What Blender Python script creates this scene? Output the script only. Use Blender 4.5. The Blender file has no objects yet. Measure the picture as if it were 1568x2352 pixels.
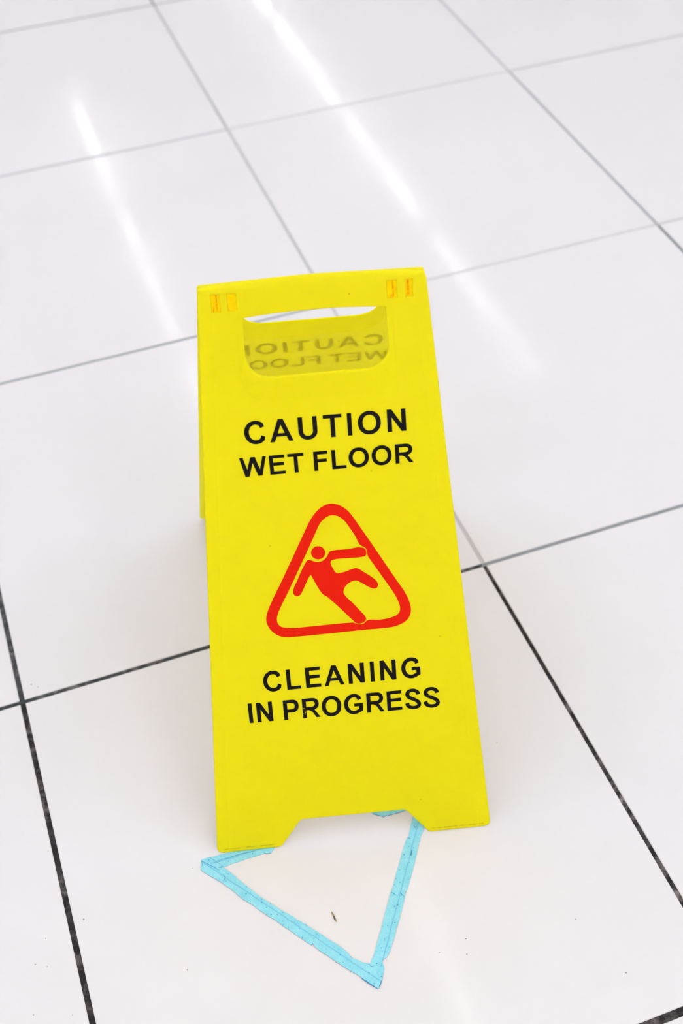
import bpy, bmesh, math, random
from mathutils import Vector, Matrix

# ------------------------------------------------------------------ camera, world, exposure
scene = bpy.context.scene
COL = scene.collection
R_RIGHT = Vector((0.9408171865, -0.3374372536, -0.0316088824))
R_DOWN = Vector((-0.2646701675, -0.6732601330, -0.6904132789))
R_FWD = Vector((0.2116901604, 0.6579186068, -0.7227242786))
cam_data = bpy.data.cameras.new('camera')
cam = bpy.data.objects.new('camera', cam_data)
COL.objects.link(cam)
cam.matrix_world = Matrix((
    (R_RIGHT.x, -R_DOWN.x, -R_FWD.x, 0.10355415),
    (R_RIGHT.y, -R_DOWN.y, -R_FWD.y, -0.35581866),
    (R_RIGHT.z, -R_DOWN.z, -R_FWD.z, 1.22033836),
    (0, 0, 0, 1)))
cam_data.sensor_fit = 'VERTICAL'
cam_data.sensor_height = 36.0
cam_data.sensor_width = 24.0
cam_data.lens = 36.0 * 2854.41622 / 2352.0
cam_data.clip_start = 0.05
cam_data.clip_end = 100
cam_data.dof.use_dof = True
cam_data.dof.focus_distance = 1.26
cam_data.dof.aperture_fstop = 4.6
scene.camera = cam

world = bpy.data.worlds.new('world')
scene.world = world
world.use_nodes = True
world.node_tree.nodes['Background'].inputs['Color'].default_value = (0.9, 0.93, 1.0, 1)
world.node_tree.nodes['Background'].inputs['Strength'].default_value = 0.05

scene.view_settings.view_transform = 'Standard'
scene.view_settings.look = 'None'
scene.view_settings.exposure = EXPOSURE = 0.30
scene.view_settings.gamma = 1.0
scene.view_settings.use_curve_mapping = False
TUBE_STRENGTH = 12.0

random.seed(7)
MM = 0.001

# ------------------------------------------------------------------ helpers
def link(name, data, parent=None):
    o = bpy.data.objects.new(name, data)
    COL.objects.link(o)
    if parent is not None:
        o.parent = parent
    return o

def mesh_obj(name, bm, mat, parent=None, recalc=False):
    if recalc:
        bmesh.ops.recalc_face_normals(bm, faces=bm.faces)
    me = bpy.data.meshes.new(name)
    bm.to_mesh(me)
    bm.free()
    if mat is not None:
        me.materials.append(mat)
    return link(name, me, parent)

def tag(o, label=None, cat=None, group=None, kind=None):
    if label: o['label'] = label
    if cat: o['category'] = cat
    if group: o['group'] = group
    if kind: o['kind'] = kind
    return o

def box(bm, x0, x1, y0, y1, z0, z1):
    v = [bm.verts.new(p) for p in ((x0, y0, z0), (x1, y0, z0), (x1, y1, z0), (x0, y1, z0),
                                   (x0, y0, z1), (x1, y0, z1), (x1, y1, z1), (x0, y1, z1))]
    for f in ((3, 2, 1, 0), (4, 5, 6, 7), (0, 1, 5, 4), (1, 2, 6, 5), (2, 3, 7, 6), (3, 0, 4, 7)):
        bm.faces.new([v[i] for i in f])

def new_mat(name):
    m = bpy.data.materials.new(name)
    m.use_nodes = True
    nt = m.node_tree
    return m, nt, nt.nodes['Principled BSDF']

def N(nt, kind, **kw):
    n = nt.nodes.new(kind)
    for k, v in kw.items():
        if k in n.inputs: n.inputs[k].default_value = v
        else: setattr(n, k, v)
    return n

def ramp(nt, src, stops):
    r = nt.nodes.new('ShaderNodeValToRGB')
    els = r.color_ramp.elements
    while len(els) < len(stops): els.new(0.5)
    for e, (p, c) in zip(els, stops):
        e.position = p
        e.color = c if len(c) == 4 else (*c, 1)
    nt.links.new(src, r.inputs['Fac'])
    return r

def mth(nt, op, a, b=None, c=None):
    n = nt.nodes.new('ShaderNodeMath')
    n.operation = op
    for i, v in enumerate((a, b, c)):
        if v is None: continue
        if isinstance(v, (int, float)): n.inputs[i].default_value = v
        else: nt.links.new(v, n.inputs[i])
    return n.outputs[0]

def mixc(nt, fac, a, b):
    n = nt.nodes.new('ShaderNodeMix')
    n.data_type = 'RGBA'
    for i, v in ((0, fac), (6, a), (7, b)):
        if isinstance(v, (int, float)): n.inputs[i].default_value = v
        elif isinstance(v, tuple): n.inputs[i].default_value = (*v, 1) if len(v) == 3 else v
        else: nt.links.new(v, n.inputs[i])
    return n.outputs[2]

# ------------------------------------------------------------------ materials
def tile_material():
    m, nt, b = new_mat('polished_white_porcelain')
    tc = N(nt, 'ShaderNodeTexCoord')
    geo = N(nt, 'ShaderNodeNewGeometry')
    n1 = N(nt, 'ShaderNodeTexNoise', **{'Scale': 3.0, 'Detail': 4.0})
    n2 = N(nt, 'ShaderNodeTexNoise', **{'Scale': 26.0, 'Detail': 3.0})
    n3 = N(nt, 'ShaderNodeTexNoise', **{'Scale': 7.0, 'Detail': 2.0})
    for n in (n1, n2, n3): nt.links.new(geo.outputs['Position'], n.inputs['Vector'])
    c = ramp(nt, n1.outputs['Fac'], [(0.35, TILE_A), (0.7, TILE_B)])
    sm = ramp(nt, n2.outputs['Fac'], [(0.66, (0, 0, 0)), (0.80, (1, 1, 1))])
    fac = mth(nt, 'MULTIPLY', sm.outputs['Color'], 0.05)
    col = mixc(nt, fac, c.outputs['Color'], (0.45, 0.44, 0.42))
    nt.links.new(col, b.inputs['Base Color'])
    r = ramp(nt, n3.outputs['Fac'], [(0.35, (0.045,) * 3), (0.62, (0.10,) * 3)])
    nt.links.new(r.outputs['Color'], b.inputs['Roughness'])
    b.inputs['IOR'].default_value = 1.19
    bump = N(nt, 'ShaderNodeBump', **{'Strength': 0.02, 'Distance': 0.001})
    nt.links.new(n2.outputs['Fac'], bump.inputs['Height'])
    nt.links.new(bump.outputs['Normal'], b.inputs['Normal'])
    return m

TILE_A = (0.714, 0.704, 0.716)
TILE_B = (0.732, 0.723, 0.736)

def grout_material():
    m, nt, b = new_mat('grout_with_dirt')
    oi = N(nt, 'ShaderNodeObjectInfo')
    geo = N(nt, 'ShaderNodeNewGeometry')
    n1 = N(nt, 'ShaderNodeTexNoise', **{'Scale': 60.0, 'Detail': 6.0, 'Roughness': 0.7})
    n2 = N(nt, 'ShaderNodeTexNoise', **{'Scale': 14.0, 'Detail': 2.0})
    for n in (n1, n2): nt.links.new(geo.outputs['Position'], n.inputs['Vector'])
    dust = ramp(nt, n1.outputs['Fac'], [(0.46, (0, 0, 0)), (0.70, (1, 1, 1))])
    patch = ramp(nt, n2.outputs['Fac'], [(0.42, (0.15,) * 3), (0.66, (1, 1, 1))])
    f = mth(nt, 'MULTIPLY', dust.outputs['Color'], patch.outputs['Color'])
    f = mth(nt, 'MULTIPLY', f, 0.75)
    col = mixc(nt, f, oi.outputs['Color'], (0.42, 0.36, 0.36))
    nt.links.new(col, b.inputs['Base Color'])
    b.inputs['Roughness'].default_value = 0.8
    b.inputs['Specular IOR Level'].default_value = 0.2
    bump = N(nt, 'ShaderNodeBump', **{'Strength': 0.4, 'Distance': 0.0006})
    nt.links.new(n1.outputs['Fac'], bump.inputs['Height'])
    nt.links.new(bump.outputs['Normal'], b.inputs['Normal'])
    return m

YELLOW = (0.985, 0.745, 0.0015)

def plastic_material(name='yellow_plastic', YELLOW=YELLOW, depth=0.008):
    """yellow injection-moulded plastic; object space is panel space (x across, y up the panel, metres)"""
    m, nt, b = new_mat(name)
    tc = N(nt, 'ShaderNodeTexCoord')
    sep = N(nt, 'ShaderNodeSeparateXYZ')
    nt.links.new(tc.outputs['Object'], sep.inputs[0])
    x, y = sep.outputs['X'], sep.outputs['Y']
    ax = mth(nt, 'ABSOLUTE', x)
    n1 = N(nt, 'ShaderNodeTexNoise', **{'Scale': 22.0, 'Detail': 3.0})
    n2 = N(nt, 'ShaderNodeTexNoise', **{'Scale': 160.0, 'Detail': 4.0})
    n3 = N(nt, 'ShaderNodeTexNoise', **{'Scale': 420.0, 'Detail': 2.0})
    for n in (n1, n2, n3): nt.links.new(tc.outputs['Object'], n.inputs['Vector'])
    base = ramp(nt, n1.outputs['Fac'], [(0.3, (YELLOW[0] * 0.985, YELLOW[1] * 0.965, YELLOW[2])), (0.7, YELLOW)])
    # grime caught along the bottom lip of the feet
    line = mth(nt, 'ABSOLUTE', mth(nt, 'SUBTRACT', y, 0.0046))
    line = mth(nt, 'SUBTRACT', 1.0, mth(nt, 'DIVIDE', line, 0.0011))
    line = mth(nt, 'MAXIMUM', line, 0.0)
    feet = mth(nt, 'MULTIPLY', mth(nt, 'GREATER_THAN', ax, 0.084), mth(nt, 'LESS_THAN', ax, 0.141))
    g = ramp(nt, n2.outputs['Fac'], [(0.40, (0, 0, 0)), (0.62, (1, 1, 1))])
    dirt = mth(nt, 'MULTIPLY', mth(nt, 'MULTIPLY', line, feet), mth(nt, 'ADD', g.outputs['Color'], 0.25))
    dirt = mth(nt, 'MULTIPLY', dirt, 0.55)
    col = mixc(nt, dirt, base.outputs['Color'], (0.20, 0.09, 0.01))
    # sparse specks of dirt
    vor = N(nt, 'ShaderNodeTexVoronoi', **{'Scale': 26.0, 'Randomness': 1.0})
    nt.links.new(tc.outputs['Object'], vor.inputs['Vector'])
    sp = mth(nt, 'LESS_THAN', vor.outputs['Distance'], 0.028)
    wn = N(nt, 'ShaderNodeTexWhiteNoise')
    nt.links.new(vor.outputs['Position'], wn.inputs['Vector'])
    sp = mth(nt, 'MULTIPLY', sp, mth(nt, 'GREATER_THAN', wn.outputs['Value'], 0.55))
    sp = mth(nt, 'MULTIPLY', sp, 0.35)
    col = mixc(nt, sp, col, (0.35, 0.16, 0.01))
    nt.links.new(col, b.inputs['Base Color'])
    b.inputs['Roughness'].default_value = 0.42
    b.inputs['IOR'].default_value = 1.26
    b.inputs['Subsurface Weight'].default_value = 0.85
    b.inputs['Subsurface Radius'].default_value = (1.0, 1.0, 0.3)
    b.inputs['Subsurface Scale'].default_value = depth
    # moulded seam 13 mm inside both side edges
    edge = mth(nt, 'SUBTRACT', 0.14896, mth(nt, 'MULTIPLY', y, 0.0757))
    d = mth(nt, 'SUBTRACT', mth(nt, 'SUBTRACT', edge, ax), 0.0128)
    d = mth(nt, 'DIVIDE', d, 0.0012)
    seam = mth(nt, 'POWER', 2.718, mth(nt, 'MULTIPLY', mth(nt, 'MULTIPLY', d, d), -1.0))
    hgt = mth(nt, 'MULTIPLY_ADD', seam, -0.9, mth(nt, 'MULTIPLY', n3.outputs['Fac'], 0.05))
    bump = N(nt, 'ShaderNodeBump', **{'Strength': 0.22, 'Distance': 0.0006})
    nt.links.new(hgt, bump.inputs['Height'])
    nt.links.new(bump.outputs['Normal'], b.inputs['Normal'])
    return m

def simple_mat(name, col, rough=0.5, spec=0.5, noise=None):
    m, nt, b = new_mat(name)
    if noise:
        sc, c2, lo, hi = noise
        tc = N(nt, 'ShaderNodeTexCoord')
        n = N(nt, 'ShaderNodeTexNoise', **{'Scale': sc, 'Detail': 4.0})
        nt.links.new(tc.outputs['Object'], n.inputs['Vector'])
        r = ramp(nt, n.outputs['Fac'], [(lo, col), (hi, c2)])
        nt.links.new(r.outputs['Color'], b.inputs['Base Color'])
    else:
        b.inputs['Base Color'].default_value = (*col, 1)
    b.inputs['Roughness'].default_value = rough
    b.inputs['Specular IOR Level'].default_value = spec
    return m

def tape_material():
    """light blue adhesive tape; object space: x along the strip, y across it, metres"""
    m, nt, b = new_mat('blue_floor_tape')
    tc = N(nt, 'ShaderNodeTexCoord')
    sep = N(nt, 'ShaderNodeSeparateXYZ')
    nt.links.new(tc.outputs['Object'], sep.inputs[0])
    n1 = N(nt, 'ShaderNodeTexNoise', **{'Scale': 90.0, 'Detail': 3.0})
    n2 = N(nt, 'ShaderNodeTexNoise', **{'Scale': 520.0, 'Detail': 3.0})
    n4 = N(nt, 'ShaderNodeTexNoise', **{'Scale': 45.0, 'Detail': 2.0})
    for n in (n1, n2, n4): nt.links.new(tc.outputs['Object'], n.inputs['Vector'])
    base = ramp(nt, n1.outputs['Fac'], [(0.3, (0.20, 0.62, 0.76)), (0.68, (0.30, 0.71, 0.80))])
    grain = ramp(nt, n2.outputs['Fac'], [(0.3, (0.13, 0.53, 0.70)), (0.7, (0.38, 0.75, 0.82))])
    col = mixc(nt, 0.30, base.outputs['Color'], grain.outputs['Color'])
    # lengthwise crease in the middle
    wob = mth(nt, 'MULTIPLY_ADD', n4.outputs['Fac'], 0.0022, -0.0011)
    yy = mth(nt, 'ABSOLUTE', mth(nt, 'ADD', sep.outputs['Y'], wob))
    cre = mth(nt, 'MAXIMUM', mth(nt, 'SUBTRACT', 1.0, mth(nt, 'DIVIDE', yy, 0.00055)), 0.0)
    col = mixc(nt, mth(nt, 'MULTIPLY', cre, 0.75), col, (0.05, 0.32, 0.62))
    soft = mth(nt, 'MAXIMUM', mth(nt, 'SUBTRACT', 1.0, mth(nt, 'DIVIDE', yy, 0.0025)), 0.0)
    col = mixc(nt, mth(nt, 'MULTIPLY', soft, 0.25), col, (0.16, 0.55, 0.78))
    # dark specks where grit sits under the tape
    for sc, th, thr, a in ((230.0, 0.17, 0.62, 0.9), (120.0, 0.07, 0.5, 0.85)):
        vor = N(nt, 'ShaderNodeTexVoronoi', **{'Scale': sc, 'Randomness': 1.0})
        nt.links.new(tc.outputs['Object'], vor.inputs['Vector'])
        sp = mth(nt, 'LESS_THAN', vor.outputs['Distance'], th)
        wn = N(nt, 'ShaderNodeTexWhiteNoise')
        nt.links.new(vor.outputs['Position'], wn.inputs['Vector'])
        sp = mth(nt, 'MULTIPLY', sp, mth(nt, 'GREATER_THAN', wn.outputs['Value'], thr))
        sp = mth(nt, 'MULTIPLY', sp, mth(nt, 'MULTIPLY', wn.outputs['Value'], a))
        col = mixc(nt, sp, col, (0.03, 0.25, 0.50))
    nt.links.new(col, b.inputs['Base Color'])
    b.inputs['Roughness'].default_value = 0.5
    b.inputs['Specular IOR Level'].default_value = 0.3
    bump = N(nt, 'ShaderNodeBump', **{'Strength': 0.3, 'Distance': 0.0004})
    nt.links.new(cre, bump.inputs['Height'])
    nt.links.new(bump.outputs['Normal'], b.inputs['Normal'])
    return m

M_TILE = tile_material()
M_GROUT = grout_material()
M_YEL = plastic_material()
M_YEL_BACK = plastic_material('yellow_plastic_back', (0.99, 0.765, 0.0015), 0.012)  # copy of the yellow plastic, lighter and more translucent to brighten the inside
M_TAPE = tape_material()
M_TAPE_EDGE = simple_mat('tape_dark_edge', (0.04, 0.22, 0.46), 0.7, 0.2)  # dark blue for the strip sides and tears
M_BLACK = simple_mat('black_print', (0.0075, 0.0055, 0.0075), 0.55, 0.08)
M_RED = simple_mat('red_print', (0.80, 0.012, 0.0015), 0.55, 0.08)
M_SLOT = simple_mat('grimy_amber_plastic', (0.97, 0.70, 0.002), 0.6, 0.02, (210.0, (0.95, 0.60, 0.002), 0.40, 0.70))  # amber colour stands for light passing through the plastic; mottling is grime
M_GRIME = simple_mat('brown_grime', (0.78, 0.24, 0.003), 0.7, 0.02, (500.0, (0.92, 0.50, 0.003), 0.36, 0.62))
M_CEIL = simple_mat('white_ceiling_paint', (0.92, 0.92, 0.92), 0.9, 0.2, (4.0, (0.90, 0.90, 0.90), 0.4, 0.6))
M_WALL = simple_mat('white_wall_paint', (0.88, 0.88, 0.88), 0.85, 0.2, (3.0, (0.86, 0.86, 0.86), 0.4, 0.6))
M_HOUSE = simple_mat('white_enamel_housing', (0.82, 0.82, 0.82), 0.4, 0.4)
M_CAP = simple_mat('grey_end_cap', (0.5, 0.5, 0.5), 0.5, 0.4)
M_STRAW = simple_mat('dry_straw', (0.55, 0.44, 0.13), 0.7, 0.2, (420.0, (0.10, 0.08, 0.07), 0.46, 0.60))
M_DUST = simple_mat('grey_dust', (0.30, 0.27, 0.25), 0.9, 0.1)

def tube_material():
    m = bpy.data.materials.new('fluorescent_tube')
    m.use_nodes = True
    nt = m.node_tree
    nt.nodes.clear()
    e = nt.nodes.new('ShaderNodeEmission')
    e.inputs['Color'].default_value = (1.0, 0.985, 1.0, 1)
    e.inputs['Strength'].default_value = TUBE_STRENGTH
    o = nt.nodes.new('ShaderNodeOutputMaterial')
    nt.links.new(e.outputs[0], o.inputs['Surface'])
    return m
M_TUBE = tube_material()

# ------------------------------------------------------------------ room shell
T = 0.6
X0, X1, Y0, Y1, HC = -6.0, 9.6, -5.4, 12.0, 3.0

bm = bmesh.new()
box(bm, X0, X1, Y0, Y1, -0.05, -0.0060)
floor = tag(mesh_obj('floor', bm, M_GROUT), 'shiny white porcelain tile floor with dark dirty joints', 'floor', kind='structure')
floor.color = (0.10, 0.10, 0.11, 1)

bm = bmesh.new(); box(bm, X0, X1, Y0, Y1, HC, HC + 0.1)
tag(mesh_obj('ceiling', bm, M_CEIL), 'plain white ceiling above the tiled floor', 'ceiling', kind='structure')
for nm, b4 in (('wall_left', (X0 - 0.1, X0, Y0, Y1)), ('wall_right', (X1, X1 + 0.1, Y0, Y1)),
               ('wall_front', (X0, X1, Y1, Y1 + 0.1)), ('wall_back', (X0, X1, Y0 - 0.1, Y0))):
    bm = bmesh.new(); box(bm, *b4, -0.05, HC)
    tag(mesh_obj(nm, bm, M_WALL), 'plain pale wall of the hall, ' + nm.split('_')[1] + ' side', 'wall', kind='structure')

# joint positions (index -> centre line, width), measured where the photo shows them
LX = {0: (-0.0008, 0.0062), 1: (0.6013, 0.0052), 2: (1.1981, 0.0046)}
LY = {0: (0.0011, 0.0085), 1: (0.5987, 0.0056), 2: (1.2010, 0.0048), 3: (1.8008, 0.0058), 4: (2.3980, 0.0060)}
def jx(i): return LX.get(i, (i * T, 0.005))
def jy(i): return LY.get(i, (i * T, 0.005))

def tile_into(bm, i, j, sink=0.0):
    (xa, wa), (xb, wb) = jx(i), jx(i + 1)
    (ya, ha), (yb, hb) = jy(j), jy(j + 1)
    x0, x1, y0, y1 = xa + wa / 2, xb - wb / 2, ya + ha / 2, yb - hb / 2
    c = 0.0007
    lo = [bm.verts.new(p) for p in ((x0, y0, -0.006), (x1, y0, -0.006), (x1, y1, -0.006), (x0, y1, -0.006))]
    mi = [bm.verts.new((v.co.x, v.co.y, -c - sink)) for v in lo]
    tp = [bm.verts.new(p) for p in ((x0 + c, y0 + c, -sink), (x1 - c, y0 + c, -sink), (x1 - c, y1 - c, -sink), (x0 + c, y1 - c, -sink))]
    for k in range(4):
        q = (k + 1) % 4
        bm.faces.new((lo[k], lo[q], mi[q], mi[k]))
        bm.faces.new((mi[k], mi[q], tp[q], tp[k]))
    bm.faces.new(tp)

NI, NJ = (-3, 6), (-3, 9)
for i in range(*NI):
    for j in range(*NJ):
        bm = bmesh.new(); tile_into(bm, i, j)
        mesh_obj('tile', bm, M_TILE, floor)
bm = bmesh.new()
for i in range(-10, 16):
    for j in range(-10, 20):
        if NI[0] <= i < NI[1] and NJ[0] <= j < NJ[1]: continue
        tile_into(bm, i, j)
tag(mesh_obj('tile_field', bm, M_TILE, floor), kind='stuff')

# grout, one strip per tile edge; how dirty each joint is differs from joint to joint
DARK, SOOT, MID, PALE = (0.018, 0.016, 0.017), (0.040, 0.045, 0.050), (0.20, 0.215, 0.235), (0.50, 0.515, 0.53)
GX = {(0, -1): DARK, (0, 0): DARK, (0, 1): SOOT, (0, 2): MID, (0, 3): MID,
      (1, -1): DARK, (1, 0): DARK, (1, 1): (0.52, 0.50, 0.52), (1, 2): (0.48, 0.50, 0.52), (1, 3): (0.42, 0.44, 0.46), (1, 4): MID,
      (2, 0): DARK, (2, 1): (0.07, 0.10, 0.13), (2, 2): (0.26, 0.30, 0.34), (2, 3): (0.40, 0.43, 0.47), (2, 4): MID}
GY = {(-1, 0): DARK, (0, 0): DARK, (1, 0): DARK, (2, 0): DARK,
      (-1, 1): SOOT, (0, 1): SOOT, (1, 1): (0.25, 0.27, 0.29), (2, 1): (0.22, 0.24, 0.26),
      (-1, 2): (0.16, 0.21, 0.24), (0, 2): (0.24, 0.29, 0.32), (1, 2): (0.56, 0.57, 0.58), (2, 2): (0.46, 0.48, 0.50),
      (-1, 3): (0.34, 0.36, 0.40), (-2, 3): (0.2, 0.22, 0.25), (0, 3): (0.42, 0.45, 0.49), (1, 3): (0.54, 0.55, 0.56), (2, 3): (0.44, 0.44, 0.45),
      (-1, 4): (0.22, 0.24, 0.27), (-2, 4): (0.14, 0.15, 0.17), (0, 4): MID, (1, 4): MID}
def grout(x0, x1, y0, y1, col):
    bm = bmesh.new()
    box(bm, x0, x1, y0, y1, -0.0062, -0.0011)
    o = mesh_obj('grout_line', bm, M_GROUT, floor)
    o.color = (*col, 1)
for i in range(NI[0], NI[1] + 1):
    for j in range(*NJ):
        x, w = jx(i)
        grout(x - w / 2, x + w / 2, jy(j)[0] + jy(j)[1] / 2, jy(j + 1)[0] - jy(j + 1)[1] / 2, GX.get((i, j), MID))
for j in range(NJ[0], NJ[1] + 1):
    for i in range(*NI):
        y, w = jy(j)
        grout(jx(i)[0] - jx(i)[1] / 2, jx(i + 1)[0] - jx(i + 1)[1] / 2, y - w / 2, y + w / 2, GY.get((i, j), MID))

# ------------------------------------------------------------------ the folding sign
SIGN_S, SIGN_H = 0.246, 0.56245230         # setback and height of the panel top
SIGN_L = math.hypot(SIGN_S, SIGN_H)
DEPTH = 0.503
sign = link('wet_floor_sign', None)
sign.location = (0.30809593, 0.28648233, 0.0012)
sign.rotation_euler = (0, 0, math.radians(-14.29968737))
sign.empty_display_size = 0.1
tag(sign, 'yellow plastic folding caution sign standing on the white tiles', 'sign')

def fillet(pts, radii, n=7):
    out = []
    k = len(pts)
    for i in range(k):
        p = Vector(pts[i]); a = Vector(pts[i - 1]); b = Vector(pts[(i + 1) % k]); r = radii[i]
        if r <= 0:
            out.append((p.x, p.y)); continue
        d1 = (a - p).normalized(); d2 = (b - p).normalized()
        ang = d1.angle(d2)
        t = min(r / math.tan(ang / 2), 0.45 * (a - p).length, 0.45 * (b - p).length)
        s, e = p + d1 * t, p + d2 * t
        for q in range(n + 1):
            u = q / n
            m = s * (1 - u) ** 2 + p * 2 * u * (1 - u) + e * u ** 2
            out.append((m.x, m.y))
    return out

def inset(pts, d):
    """offset a counter-clockwise outline inwards"""
    k = len(pts); out = []
    for i in range(k):
        p = Vector(pts[i]); a = Vector(pts[i - 1]); b = Vector(pts[(i + 1) % k])
        d1 = (p - a).normalized(); d2 = (b - p).normalized()
        n1 = Vector((-d1.y, d1.x)); n2 = Vector((-d2.y, d2.x))
        m = (n1 + n2)
        m = m / max(m.length_squared / 2, 0.35)
        out.append((p.x + m.x * d, p.y + m.y * d))
    return out

def bow(a, amp=4.6, half=102.0):
    return amp * max(0.0, 1 - (a / half) ** 2)

def rounded_ring(hw_b, hw_t, bot, top, r, bowed=0.0):
    """counter-clockwise ring starting at the bottom middle; fixed point count so that rings can be lofted"""
    pts = []
    nb, nc, ns, nt_ = 8, 9, 8, 18
    for k in range(nb): pts.append((-0 + (hw_b - r) * k / nb, bot))
    for k in range(nc):
        t = -math.pi / 2 + math.pi / 2 * k / nc
        pts.append((hw_b - r + r * math.cos(t), bot + r + r * math.sin(t)))
    for k in range(ns):
        u = k / ns
        pts.append((hw_b + (hw_t - hw_b) * u, bot + r + (top - bot - r) * u))
    for k in range(nt_):
        a = hw_t - 2 * hw_t * k / nt_
        pts.append((a, top + bowed * (1 - (a / hw_t) ** 2)))
    for k in range(ns):
        u = 1 - k / ns
        pts.append((-(hw_b + (hw_t - hw_b) * u), bot + r + (top - bot - r) * u))
    for k in range(nc):
        t = math.pi + math.pi / 2 * k / nc
        pts.append((-(hw_b - r) + r * math.cos(t), bot + r + r * math.sin(t)))
    for k in range(nb): pts.append((-(hw_b - r) + (hw_b - r) * k / nb, bot))
    return pts

THK = 1.45
B_TOP_FRONT, B_TOP_BACK = 607.2, 602.5      # where the flat panel ends and the rolled ridge begins
SLOTS = [(-91.8, -83.4), (-77.2, -68.6), (66.6, 76.4), (83.2, 90.6)]
SLOT_B = (588.9, 605.6)
SLOT_LIFT = {'front_panel': 0.0, 'back_panel': -4.7}

def panel_mesh(name, skew, open_bottom, flare, with_slots, B_TOP):
    """folding panel in panel space (mm in, metres out): x across, y up, +z outside"""
    bm = bmesh.new()
    def off(b): return skew * (1 - b / 612.0)
    def V(a, b, z): return bm.verts.new(((a + off(b)) * MM, b * MM, z * MM))
    def side(b): return 148.96 - 0.0757 * b
    corner = [(-79.6, 0), (-56.0, 33.0), (57.2, 32.2), (81.6, 0), (148.96, 0), (side(B_TOP), B_TOP), (-side(B_TOP), B_TOP), (-148.96, 0)]
    corner = [corner[7]] + corner[:7]
    rad = [7.5, 6, 8, 8, 6, 7.5, 0, 0]
    outl = [(a, B_TOP if abs(b - B_TOP) < 0.01 else b) for a, b in fillet(corner, rad)]
    na = 40
    hw = side(B_TOP)
    it = [k for k, p_ in enumerate(outl) if p_[1] == B_TOP]
    outl = outl[:it[0] + 1] + [(hw - 2 * hw * q / na, B_TOP) for q in range(1, na)] + outl[it[1]:]
    top_idx = [k for k, p_ in enumerate(outl) if p_[1] == B_TOP][::-1]      # from -x to +x
    # rings round the edge: back edge, side wall, rounded front edge
    loops = []
    for d, z in ((0.5, -THK), (0.0, -THK + 0.6), (0.0, -1.3), (0.28, -0.55), (0.8, -0.14), (1.5, 0.0)):
        ring = inset(outl, d)
        ring = [(a, B_TOP if abs(b - B_TOP) < 3 and ob == B_TOP else b) for (a, b), (oa, ob) in zip(ring, outl)]
        loops.append([V(a, b, z) for a, b in ring])
    for l0, l1 in zip(loops, loops[1:]):
        for k in range(len(l0)):
            q = (k + 1) % len(l0)
            if outl[k][1] == B_TOP and outl[q][1] == B_TOP: continue
            f = bm.faces.new((l0[k], l0[q], l1[q], l1[k])); f.smooth = True
    # hand hole: moulded rim that flares outwards towards its lower edge
    def ringz(hw_b, hw_t, bot, top, r, z, bwd):
        pts = rounded_ring(hw_b, hw_t, bot, top, r, bwd)
        out = []
        for a, b in pts:
            w = min(1.0, max(0.0, (574.0 - b) / 30.0))
            out.append((a, b, z if z <= -THK + 0.01 and False else z * w))
        return out
    ob = open_bottom
    prof = [(0.0, 0.0), (0.10, 0.10), (0.5, 0.52), (0.9, 0.93), (1.0, 1.0)]
    front_rings, back_rings = [], []
    TOPO, TOPD = 582.0, 584.5
    for u, z in prof:
        hb = 72.0 + (66.6 - 72.0) * u; ht = 70.5 + (65.2 - 70.5) * u
        bt = ob - 25.5 + 25.5 * u; tp = TOPD + (TOPO - TOPD) * u
        r = 27 + (22 - 27) * u
        pts = ringz(hb, ht, bt, tp, r, flare * z, 3.4)
        front_rings.append([V(a, b, zz) for a, b, zz in pts])
        back_rings.append([V(a, b, zz - THK) for a, b, zz in pts])
    for rings, flip in ((front_rings, False), (back_rings, True)):
        for l0, l1 in zip(rings, rings[1:]):
            for k in range(len(l0)):
                q = (k + 1) % len(l0)
                vs = (l0[k], l1[k], l1[q], l0[q])
                f = bm.faces.new(vs if flip else vs[::-1]); f.smooth = True
    # rounded rim of the hole
    l0, l1 = front_rings[-1], back_rings[-1]
    mid = []
    n = len(l0)
    for k in range(n):
        p = (l0[k].co + l1[k].co) / 2
        c = Vector((0, (ob + TOPO) / 2 * MM, p.z))
        d = (c - p); d.normalize()
        mid.append(bm.verts.new(p + d * 0.9 * MM))
    for A, B in ((l0, mid), (mid, l1)):
        for k in range(n):
            q = (k + 1) % n
            f = bm.faces.new((A[k], A[q], B[q], B[k])); f.smooth = True
    # rolled ridge along the top
    rr = 4.4
    rows_f, rows_b = [[loops[-1][k] for k in top_idx]], [[loops[0][k] for k in top_idx]]
    av = [-hw + 1.0] + [-hw + 2 * hw * q / na for q in range(1, na)] + [hw - 1.0]
    for k in range(1, 9):
        th = math.radians(96 * k / 8)
        rf, rb = [], []
        for a in av:
            edge = 1.0 - max(0.0, (abs(a) - hw + 2.0) / 2.0) * 0.12
            lift = bow(a) * math.sin(min(th, math.pi / 2))
            rf.append(V(a, B_TOP + rr * math.sin(th) * edge + lift, -rr * (1 - math.cos(th))))
            r2 = rr - THK * 0.75
            rb.append(V(a, B_TOP + r2 * math.sin(th) + lift, -THK - r2 * (1 - math.cos(th))))
        rows_f.append(rf); rows_b.append(rb)
    for rows, flip in ((rows_f, False), (rows_b, True)):
        for r0, r1 in zip(rows, rows[1:]):
            for q in range(na):
                vs = (r0[q], r0[q + 1], r1[q + 1], r1[q])
                f = bm.faces.new(vs[::-1] if flip else vs); f.smooth = True
    for q in range(na):
        bm.faces.new((rows_f[-1][q], rows_f[-1][q + 1], rows_b[-1][q + 1], rows_b[-1][q]))
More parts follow.
